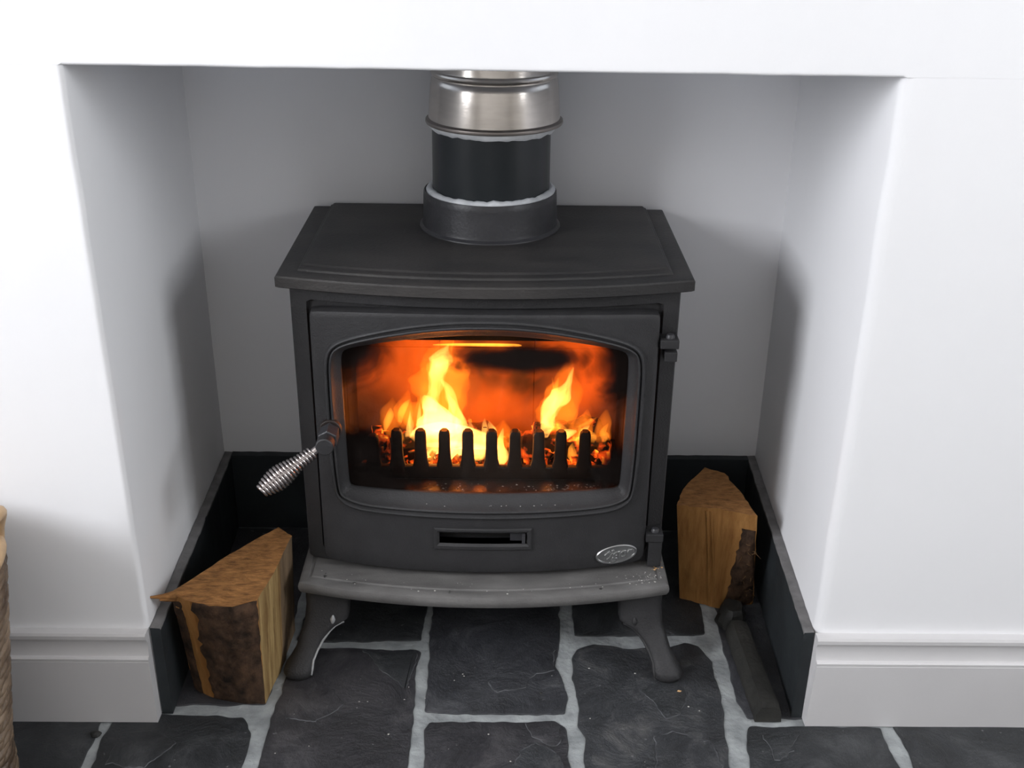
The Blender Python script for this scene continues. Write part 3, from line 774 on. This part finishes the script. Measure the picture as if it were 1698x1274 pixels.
obj('flared_rim', lathe([(.0935, .7650), (.0990, .7640), (.1000, .7660), (.0995, .7690), (.0970, .7710), (.0955, .7715), (.0930, .7700)], .0090, FY, 96), MT['steel_rim'], lin, smooth=.7)
obj('steel_sleeve', lathe([(.0955, .7710), (.0950, .780), (.0935, .800), (.0920, .818), (.0905, .826), (.0885, .8285), (.0885, .8300), (.0905, .8325), (.0912, .8350), (.0905, .8375), (.0885, .8395), (.0880, .842), (.0878, .90), (.0878, 1.02), (.084, 1.02), (.084, .84), (.09, .772)], .0090, FY, 96), MT['steel'], lin, smooth=.5)

# log guard fingers
grd = obj('log_guard', join(box(-.200, .200, .2235, .2335, .2325, .281)), MT['iron_dark'], stove, bevel=.003)
fm = None
for k, x in enumerate((-.168, -.1325, -.0970, -.0615, -.0265, .0090, .0440, .0795, .1125, .1485)):
    hgt = (.331 if k == 0 else .3405)
    R = []
    for (z, wx) in ((.272, .0150), (.280, .0125), (.292, .0098), (.310, .0088), (hgt - .008, .0086), (hgt - .003, .0076), (hgt, .0045)):
        R.append([(wx * math.copysign(abs(math.cos(a)) ** .6, math.cos(a)), .006 * math.copysign(abs(math.sin(a)) ** .6, math.sin(a)), z) for a in [2 * PI * j / 16 for j in range(16)]])
    V, F = loft(R); V = [Vector((v.x + x, v.y + .2285, v.z)) for v in V]
    obj('guard_bar', (V, F), MT['iron_dark'], grd, smooth=.6)

# ------------------------------------------------------------------ the fire
def lump_log(p0, p1, r, seed, m, label, name='burning_log'):
    p0, p1 = Vector(p0), Vector(p1); ax = (p1 - p0).normalized(); a = ax.cross(Vector((0, 0, 1))).normalized(); b = ax.cross(a); R = []
    n = 26
    for i in range(n + 1):
        t = i / n; c = p0.lerp(p1, t); ring = []
        rr = r * (1 if 0 < i < n else .8)
        for j in range(24):
            g = 2 * PI * j / 24; d = a * math.cos(g) + b * math.sin(g); q = c + d * rr
            ring.append(q + d * .006 * fbm(q, 38) + d * (.003 * round(2 * fbm((g * 2, t * 6, seed), 1.3))))
        R.append(ring)
    o = obj(name, loft(R), m, smooth=.5); tag(o, label, 'log'); return o
lump_log((-.150, .305, .262), (.010, .335, .272), .026, 1, MT['ember_log'], 'burning log at the heart of the fire, left of the window centre')
lump_log((.055, .32, .262), (.195, .295, .268), .025, 2, MT['ember_log'], 'charred smouldering log at the right end of the fire')
lump_log((-.110, .350, .280), (-.010, .318, .280), .016, 3, MT['ember_log'], 'smaller burning log lying on top of the left fire log')
lump_log((.075, .305, .298), (.180, .335, .294), .013, 4, MT['ember_log'], 'thin charred stick lying on the right fire log')
eb = []
for _ in range(240):
    x = rs.uniform(-.19, .19); y_ = rs.uniform(.245, .385); z = .236 + rs.uniform(0, .022) + .010 * math.exp(-((x + .05) / .08) ** 2); s = rs.uniform(.006, .013)
    c = Vector((x, y_, z)); v, f, k = box(-1, 1, -1, 1, -1, 1); rot = Matrix.Rotation(rs.uniform(0, 3), 3, 'Z') @ Matrix.Rotation(rs.uniform(0, 3), 3, 'X')
    eb.append(([c + rot @ (q * s * rs.uniform(.5, .8)) for q in v], f, k))
for _ in range(90):
    x = rs.choice((rs.uniform(-.175, -.02), rs.uniform(.09, .185))); z = rs.uniform(.270, .296) ; s = rs.uniform(.005, .009); c = Vector((x, rs.uniform(.262, .28), z - .02))
    v, f, k = box(-1, 1, -1, 1, -1, 1); rot = Matrix.Rotation(rs.uniform(0, 3), 3, 'Z') @ Matrix.Rotation(rs.uniform(0, 3), 3, 'X')
    eb.append(([c + rot @ (q * s * rs.uniform(.5, .8)) for q in v], f, k))
bed = obj('ember_bed', join(*eb), MT['ember']); tag(bed, 'bed of glowing orange embers heaped behind the iron log guard', 'embers', kind='stuff')

fire = empty('fire', (0, .31, .27), 'yellow and orange flames leaping up behind the stove window', 'fire')
def flame(path, m, seed, depth=.8, parent=fire, wob=.25):
    """path: (x, y, z, radius) up the flame"""
    R = []; n = 20
    pts = []
    for i in range(len(path) - 1):
        for k in range(6):
            t = k / 6; t2 = t * t * (3 - 2 * t) if False else t
            pts.append([path[i][q] + (path[i + 1][q] - path[i][q]) * t2 for q in range(4)])
    pts.append(list(path[-1]))
    for _ in range(3):
        pts = [pts[0]] + [[(pts[i - 1][q] + 2 * pts[i][q] + pts[i + 1][q]) / 4 for q in range(4)] for i in range(1, len(pts) - 1)] + [pts[-1]]
    for i, (x, y_, z, r) in enumerate(pts):
        t = (Vector(pts[min(i + 1, len(pts) - 1)][:3]) - Vector(pts[max(i - 1, 0)][:3])).normalized()
        u = Vector((t.z, 0, -t.x)).normalized(); v = Vector((0, 1, 0)); ring = []
        for j in range(n):
            a = 2 * PI * j / n
            rr = max(r * .15, r * (1 + wob * 2.2 * fbm((math.cos(a) * .8 + seed, math.sin(a) * .8, z * 28), 1.0)))
            ring.append(Vector((x, y_, z)) + u * rr * math.cos(a) + v * rr * depth * math.sin(a))
        R.append(ring)
    return obj('flame', loft(R), m, parent, smooth=1.2)
H_, M_, L_, T_ = FM['hot'], FM['mid'], FM['low'], FM['thin']
# left fire: bright base, tall tongue and its outer sheath
flame([(-.118, .300, .276, .004), (-.105, .302, .290, .020), (-.070, .305, .292, .026), (-.030, .303, .288, .022), (.006, .300, .282, .016), (.020, .300, .272, .004)], H_, 1, .8)
flame([(-.112, .290, .268, .004), (-.095, .290, .270, .013), (-.050, .290, .272, .016), (-.005, .290, .270, .012), (.012, .290, .268, .003)], H_, 21, .8, wob=.5)
flame([(-.075, .305, .275, .010), (-.072, .308, .300, .034), (-.076, .310, .325, .026), (-.090, .312, .345, .014), (-.098, .312, .356, .003)], H_, 2, .7)
flame([(-.088, .312, .330, .014), (-.082, .314, .352, .010), (-.080, .316, .372, .009), (-.074, .318, .392, .013), (-.068, .318, .412, .016), (-.066, .318, .426, .010), (-.058, .318, .440, .002)], H_, 3, .55, wob=.35)
flame([(-.070, .309, .385, .002), (-.060, .308, .370, .006), (-.050, .306, .345, .007), (-.043, .304, .320, .009), (-.036, .302, .300, .008)], H_, 4, .8)
flame([(-.100, .320, .290, .030), (-.080, .322, .330, .050), (-.072, .324, .370, .040), (-.066, .324, .410, .030), (-.058, .324, .452, .006)], L_, 5, .7)
flame([(-.060, .29, .262, .006), (-.056, .29, .278, .011), (-.052, .29, .292, .010), (-.050, .29, .300, .003)], H_, 6)
flame([(-.158, .300, .300, .002), (-.154, .300, .314, .006), (-.150, .300, .330, .006), (-.148, .300, .341, .001)], M_, 7)
flame([(-.134, .302, .315, .003), (-.131, .302, .332, .006), (-.124, .303, .346, .005), (-.118, .303, .354, .001)], M_, 8)
flame([(.014, .262, .262, .003), (.020, .262, .272, .013), (.018, .263, .288, .012), (.022, .264, .306, .006), (.026, .265, .325, .001)], H_, 9)
flame([(-.083, .262, .262, .002), (-.086, .262, .272, .006), (-.080, .263, .288, .005), (-.074, .264, .302, .003)], M_, 10)
flame([(-.045, .262, .272, .002), (-.043, .263, .290, .007), (-.046, .264, .305, .006), (-.040, .264, .315, .002)], M_, 11)
# right fire
flame([(.092, .300, .292, .004), (.090, .301, .305, .012), (.094, .302, .325, .012), (.104, .304, .345, .014), (.118, .306, .362, .013), (.126, .308, .380, .007), (.133, .309, .408, .001)], H_, 12, .7, wob=.4)
flame([(.100, .306, .335, .003), (.103, .306, .355, .007), (.106, .306, .372, .006), (.110, .306, .392, .001)], M_, 13)
flame([(.108, .318, .285, .022), (.112, .320, .325, .032), (.120, .322, .365, .026), (.128, .322, .415, .004)], L_, 14, .7)
flame([(.108, .285, .292, .003), (.116, .285, .298, .009), (.126, .285, .304, .009), (.140, .286, .310, .002)], H_, 15)
flame([(.136, .272, .262, .002), (.134, .272, .275, .008), (.132, .273, .286, .006), (.134, .274, .296, .001)], M_, 16)
flame([(.150, .290, .285, .002), (.150, .290, .296, .008), (.152, .290, .308, .006), (.160, .291, .318, .001)], H_, 17)
flame([(.182, .285, .292, .002), (.184, .285, .302, .007), (.180, .286, .310, .005), (.188, .286, .324, .001)], M_, 18)
flame([(.140, .29, .315, .001), (.156, .29, .322, .004), (.170, .29, .332, .001)], M_, 19)
# slender licks rising out of the bright base and between the bars
fr_ = random.Random(11)
for (x, z, h, n_) in ((-.118, .285, .050, 1), (-.105, .300, .055, 1), (-.093, .320, .045, 1), (-.055, .320, .045, 1), (-.040, .305, .035, 1), (-.022, .298, .034, 1), (-.004, .292, .030, 1), (.008, .288, .024, 1), (-.128, .275, .030, 0), (.092, .295, .03, 0), (.118, .30, .028, 0), (.146, .292, .03, 0), (.165, .285, .026, 0), (.104, .350, .05, 0), (.124, .370, .045, 0), (-.084, .400, .04, 0), (-.060, .410, .045, 0)):
    lean = fr_.uniform(-.010, .012); y_ = fr_.uniform(.285, .315); w_ = fr_.uniform(.0035, .0065)
    flame([(x, y_, z - .012, w_ * .5), (x + lean * .2, y_, z, w_), (x + lean * .1 + fr_.uniform(-.004, .004), y_, z + h * .4, w_ * .8), (x + lean * .7, y_, z + h * .75, w_ * .45), (x + lean, y_, z + h, .0006)], H_ if n_ else M_, fr_.random() * 30, .8, wob=.5)
for (x, z, r) in ((-.150, .322, .016), (-.126, .335, .018), (.150, .305, .020), (.180, .305, .016), (.02, .285, .022)):
    flame([(x, .30, z - .030, r * .4), (x, .30, z - .008, r), (x + .003, .30, z + .012, r * .8), (x + .006, .30, z + .036, r * .1)], L_, x * 50, .9)
# flame licking along the lip of the throat plate
flame([(-.078, .262, .4632, .0008), (-.05, .262, .4640, .0020), (.01, .262, .4640, .0026), (.046, .262, .4636, .0022), (.052, .262, .4632, .0010)], T_, 20, 1, wob=.1)
# glowing gas filling the fire chamber
pl = obj('burning_gas', box(-.205, .205, -.045, .045, -.13, .15), MT['plume'], fire); pl.matrix_parent_inverse = Matrix.Identity(4); pl.location = (0, .345 - .31, .37 - .27)
# light given off by the flames
for k, (x, y_, z, e_) in enumerate(((-.065, .285, .385, .5), (.11, .285, .375, .28), (-.01, .27, .30, .25))):
    l = bpy.data.lights.new('fire_glow', 'POINT'); l.energy = e_; l.color = (1, .20, .02); l.shadow_soft_size = .02
    o = bpy.data.objects.new('fire_glow', l); COL.objects.link(o); o.location = (x, y_, z)

# ------------------------------------------------------------------ split logs
def split_log(base, top, zt, sides, mats, seed, tilt=lambda x, y: 0, amp=.0016, n=22, sub=6):
    """polygon base -> polygon top; sides: material index of every side"""
    m = len(base); R = []; tags = []
    for i in range(n + 1):
        t = i / n; ring = []
        for j in range(m):
            a = Vector(base[j]).lerp(Vector(top[j]), t); b = Vector(base[(j + 1) % m]).lerp(Vector(top[(j + 1) % m]), t)
            nr = Vector((b.y - a.y, -(b.x - a.x))).normalized()
            for k in range(sub):
                q = a.lerp(b, k / sub)
                d = amp * (1.2 * fbm((q.x * 60, q.y * 60, t * 1.2 + seed), 1.0) + .5 * fbm((q.x, q.y, t * .4), 90)) if k else amp * .6 * fbm((t * 4, j, seed), 1)
                z = t * (zt + tilt(q.x, q.y)) + (.0012 * fbm((q.x, q.y, seed), 140) if i == n else 0)
                ring.append((q.x + nr.x * d, q.y + nr.y * d, z))
        R.append(ring)
    V, F = loft(R, True, True, False)
    K = []
    for i in range(n):
        for j in range(m):
            K += [sides[j]] * sub
    K.append(0)
    # top cap: concentric rings so that the sawn face stays rough
    base_i = n * m * sub; N_ = m * sub; cen = sum((V[base_i + j] for j in range(N_)), Vector()) / N_
    prev = list(range(base_i, base_i + N_))
    for s in (.85, .6, .35, .12):
        cur = []
        for j in range(N_):
            q = cen.lerp(V[base_i + j], s); q.z += .0010 * fbm((q.x, q.y, seed), 120); V.append(q); cur.append(len(V) - 1)
        for j in range(N_): F.append([prev[j], prev[(j + 1) % N_], cur[(j + 1) % N_], cur[j]]); K.append(0)
        prev = cur
    F.append(prev); K.append(0)
    return V, F, K
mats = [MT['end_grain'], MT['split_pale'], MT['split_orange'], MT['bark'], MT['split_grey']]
b1 = [(-.4225, .0520), (-.3960, .0350), (-.3670, .0272), (-.3400, .0222), (-.3138, .0221), (-.3035, .1050), (-.3000, .1920), (-.3250, .2050), (-.372, .130)]
t1 = [(-.4315, .0330), (-.4020, .0140), (-.3716, .0040), (-.3400, .0030), (-.3090, .0180), (-.2955, .1120), (-.2895, .1780), (-.3140, .2015), (-.3720, .1280)]
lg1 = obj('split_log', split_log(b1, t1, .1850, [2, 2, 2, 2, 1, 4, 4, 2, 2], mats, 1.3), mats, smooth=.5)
tag(lg1, 'split firewood log with dark bark and a splinter, standing at the left of the stove', 'firewood log', 'split logs standing beside the stove')
def bark_patch(idx0, idx1, f0, f1, z0, z1, base, top, zt, th, seed, n=24, slope=0):
    """a crust of bark lying over sides idx0..idx1 of a log; f0/f1 trim the ends"""
    P0 = [Vector(p) for p in base[idx0:idx1 + 1]]; P1 = [Vector(p) for p in top[idx0:idx1 + 1]]; m = 8 * (len(P0) - 1)
    def at_(P, s):
        s = max(0, min(.99999, s)) * (len(P) - 1); k = int(s); return P[k].lerp(P[k + 1], s - k)
    R = []
    for i in range(n + 1):
        t = z0 + (z1 - z0) * i / n
        e0 = f0 + slope * t + .10 * fbm((t * 3, 1, seed), 3); e1 = f1 + .05 * fbm((t * 3, 2, seed), 2)
        fr, bk = [], []
        for j in range(m + 1):
            s = e0 + (e1 - e0) * j / m; q = at_(P0, s).lerp(at_(P1, s), t); q2 = at_(P0, s + .02).lerp(at_(P1, s + .02), t); dd = (q2 - q)
            nr = Vector((dd.y, -dd.x)).normalized() if dd.length > 1e-7 else Vector((0, -1))
            edge = min(1, min(j, m - j) / 2 + .2) * min(1, min(i, n - i) / 1.5 + .35)
            h = th * edge * (1 + .8 * fbm((q.x, q.y, t * .25), 70, 4))
            fr.append((q.x + nr.x * h, q.y + nr.y * h, t * zt)); bk.append((q.x - nr.x * .003, q.y - nr.y * .003, t * zt))
        R.append(fr + bk[::-1])
    return loft(R)
bk = obj('bark', bark_patch(1, 4, .06, 1.0, .0, .995, b1, t1, .185, .0032, 2), MT['bark'], lg1, smooth=.9); bk['label'] = 'thick dark brown bark'
bk = obj('bark', bark_patch(0, 1, .0, .55, .0, .96, b1, t1, .185, .0022, 5), MT['bark'], lg1, smooth=.9); bk['label'] = 'narrow strip of dark bark at the left edge'
obj('splinter', tube([(-.405, .035, .180), (-.425, .030, .1835), (-.441, .026, .1830), (-.452, .023, .1845), (-.4625, .022, .1850)], [.0055, .0065, .0038, .0022, .0006], 8), MT['end_grain'], lg1, smooth=.9)
obj('splinter', tube([(-.408, .028, .181), (-.400, .022, .170), (-.398, .020, .155)], [.006, .004, .0008], 8), MT['end_grain'], lg1, smooth=.9)
obj('splinter', tube([(-.420, .032, .177), (-.436, .026, .1790), (-.444, .022, .1800)], [.005, .0035, .0008], 8), MT['end_grain'], lg1, smooth=.9)

b2 = [(.3230, .2840), (.3500, .2700), (.3860, .2560), (.4180, .2620), (.4430, .2720), (.4360, .3300), (.4150, .3850), (.3850, .4000), (.3440, .3450)]
t2 = [(.2985, .2510), (.3290, .2460), (.3610, .2425), (.3920, .2300), (.4180, .2200), (.4080, .2820), (.3910, .3540), (.3620, .3720), (.3180, .3060)]
lg2 = obj('split_log', split_log(b2, t2, .2000, [2, 1, 2, 2, 3, 2, 2, 2, 2], [MT['end_grain'], MT['split_orange'], MT['split_orange'], MT['bark']], 4.7, amp=.0022), [MT['end_grain'], MT['split_orange'], MT['split_orange'], MT['bark']], smooth=.5)
tag(lg2, 'orange-brown split log standing upright at the right of the stove, its lower right side frayed', 'firewood log', 'split logs standing beside the stove')
bk = obj('bark', bark_patch(2, 4, .08, .98, .01, .84, b2, t2, .200, .0050, 8, slope=.62), MT['bark'], lg2, smooth=.9); bk['label'] = 'dark frayed bark low on the right'
for (f, w_) in ((.50, .0028), (.70, .0020)):
    q0 = Vector(b2[1]).lerp(Vector(b2[2]), f); q1 = Vector(t2[1]).lerp(Vector(t2[2]), f)
    obj('split_ridge', tube([(q0.x, q0.y - .0003, .004), ((q0.x + q1.x) / 2 + .001, (q0.y + q1.y) / 2 - .0006, .10), (q1.x, q1.y - .0003, .195)], w_, 8), MT['split_orange'], lg2, smooth=.9)
T = []
for _ in range(26):
    t = rs.uniform(.06, .72); s = rs.uniform(.1, 1); q = Vector(b2[3]).lerp(Vector(b2[4]), s).lerp(Vector(t2[3]).lerp(Vector(t2[4]), s), t)
    z = t * .2; d = [rs.uniform(-.006, .009), rs.uniform(-.008, -.002), rs.uniform(-.010, .010)]
    T.append(tube([(q.x, q.y - .001, z), (q.x + d[0] * .5, q.y + d[1], z + d[2] * .6), (q.x + d[0] * 1.4, q.y + d[1] * 1.2, z + d[2] * 1.5)], [.0006, .0004, .0002], 4))
MT['fibre'] = mat('wood_fibre', (.20, .11, .045), .8)
tag(obj('wood_fibre', join(*T), MT['fibre'], lg2), kind='stuff')

# blackened bar and a charred chunk on the slate beside the right upstand
def rough_bar(pts, wx, h, seed, n=30):
    R = []
    for i in range(n + 1):
        t = i / n; x = pts[0][0] + (pts[1][0] - pts[0][0]) * t; y_ = pts[0][1] + (pts[1][1] - pts[0][1]) * t
        w2 = wx * (1 - .08 * t); e = .0012
        prof = [(-w2 / 2, 0), (-w2 / 2 + .001, h * .45), (-w2 / 2 + .009, h), (w2 * .1, h * 1.04), (w2 / 2 - .003, h * .93), (w2 / 2, h * .5), (w2 / 2, 0)]
        R.append([(x + a + e * fbm((x + a, y_, b + seed), 60), y_, b * (1 + .03 * fbm((a * 50, y_ * 30, seed), 1))) for a, b in prof])
    return loft(R)
tag(obj('blackened_bar', rough_bar([(.4065, -.010), (.3985, .190)], .037, .026, 1), MT['coal'], smooth=.5), 'long blackened bar lying on the slate beside the right upstand', 'bar')
def chunk():
    v = []; R = []
    for i in range(9):
        t = i / 8; z = .032 * t; r = .024 * (1 - .35 * t ** 2)
        R.append([(.397 + r * 1.0 * math.cos(a) * (1 + .25 * fbm((math.cos(a), math.sin(a), t), 1.7)), .222 + r * 1.05 * math.sin(a) * (1 + .25 * fbm((math.cos(a), math.sin(a), t + 4), 1.7)), z + .002 * fbm((math.cos(a), math.sin(a), 2), 3) * (i > 0)) for a in [2 * PI * j / 14 for j in range(14)]])
    return loft(R)
tag(obj('charred_chunk', chunk(), MT['coal'], smooth=.4), 'small black charred chunk on the floor below the right log', 'charred wood')
# crumbs fallen on the hearth slates
def on_floor():
    return rs.uniform(-.29, .33), rs.uniform(-.09, .13), .0006
tag(obj('hearth_crumbs', crumbs(34, on_floor, .0006, .0018), MT['ash']), 'pale specks of ash and chippings scattered over the hearth slates', 'crumbs', kind='stuff')
for k, (x, y_, s, lab) in enumerate(((-.535, -.045, .0075, 'dark crumb of coal lying on the grout joint at the left'), (.085, .047, .0022, 'tiny black chip in the middle of the hearth slate'))):
    V = [];
    R = [[(x + s * r * math.cos(a) * (1 + .2 * math.sin(3 * a)), y_ + s * .8 * r * math.sin(a), z * s) for a in [2 * PI * j / 12 for j in range(12)]] for r, z in ((.8, 0), (1, .3), (.8, .7), (.35, .9))]
    tag(obj('coal_crumb', loft(R), MT['coal'], smooth=.6), lab, 'crumb')
V = [(.285, .052, .0004), (.291, .050, .0004), (.293, .0535, .0012), (.287, .0555, .0006), (.288, .053, .003)]
tag(obj('wood_chip', ([Vector(p) for p in V], [[0, 1, 4], [1, 2, 4], [2, 3, 4], [3, 0, 4], [3, 2, 1, 0]]), MT['splinter']), 'tiny pale wood chip in front of the right front leg', 'wood chip')

# ------------------------------------------------------------------ wicker basket at the left edge
BX, BY = -.822, -.165
AX, AY = 1.0, .58                       # the basket is oval in plan
bas = empty('wicker_basket', (BX, BY, 0), 'brown wicker log basket with a cane rim, standing before the left skirting board', 'basket')
def brad(z): return .207 + .053 * min(1, z / .36) + .006 * math.exp(-((z - .03) / .03) ** 2)
def bp(r, a, z): return (BX + AX * r * math.cos(a), BY + AY * r * math.sin(a), z)
z = .010; k = 0
while z < .355:
    r = brad(z); nseg = 27; T = []
    ph = k * .5
    for j in range(nseg):
        a0 = 2 * PI * (j + ph) / nseg; pts = []
        for i in range(6):
            t = i / 5; a = a0 + 2 * PI / nseg * 1.9 * t
            pts.append(bp(r + .0050 * math.sin(PI * t), a, z - .010 + .020 * t))
        T.append(tube(pts, [.0030, .0052, .0062, .0062, .0052, .0030], 7))
    obj('woven_row', join(*T), MT['cane'], bas, smooth=.9)
    z += .0135; k += 1
for j in range(40):
    a = 2 * PI * j / 40
    obj('stake', tube([bp(brad(zz) - .005, a, zz) for zz in (.0, .05, .1, .2, .3, .365)], .0035, 6), MT['cane'], bas, smooth=.9)
def circ(r, z, n=72, f=0): return [bp(r, 2 * PI * i / n, z + f * math.sin(9 * 2 * PI * i / n)) for i in range(n + 1)]
obj('rim', join(tube(circ(brad(.36) + .002, .362, f=.002), .0085, 10, False), tube(circ(brad(.36) - .010, .364, f=-.002), .0075, 10, False)), MT['cane_light'], bas, smooth=.9)
for sx in (-1, 1):
    pts = []
    for i in range(17):
        t = i / 16; a = (t - .5) * .9 + (0 if sx > 0 else PI); rr = brad(.36) + .004 + .010 * math.sin(PI * t)
        pts.append(bp(rr, a, .352 + .075 * math.sin(PI * t) ** .6))
    obj('handle_loop', tube(pts, .0085, 10), MT['cane_light'], bas, smooth=.9)
V_, F_ = lathe([(0.001, .006), (.208, .006), (.212, .010), (.208, .014), (.001, .014)], 0, 0, 48)
obj('base', ([bp(1, 0, 0) if False else (BX + v.x * AX, BY + v.y * AY, v.z) for v in V_], F_), MT['cane'], bas)
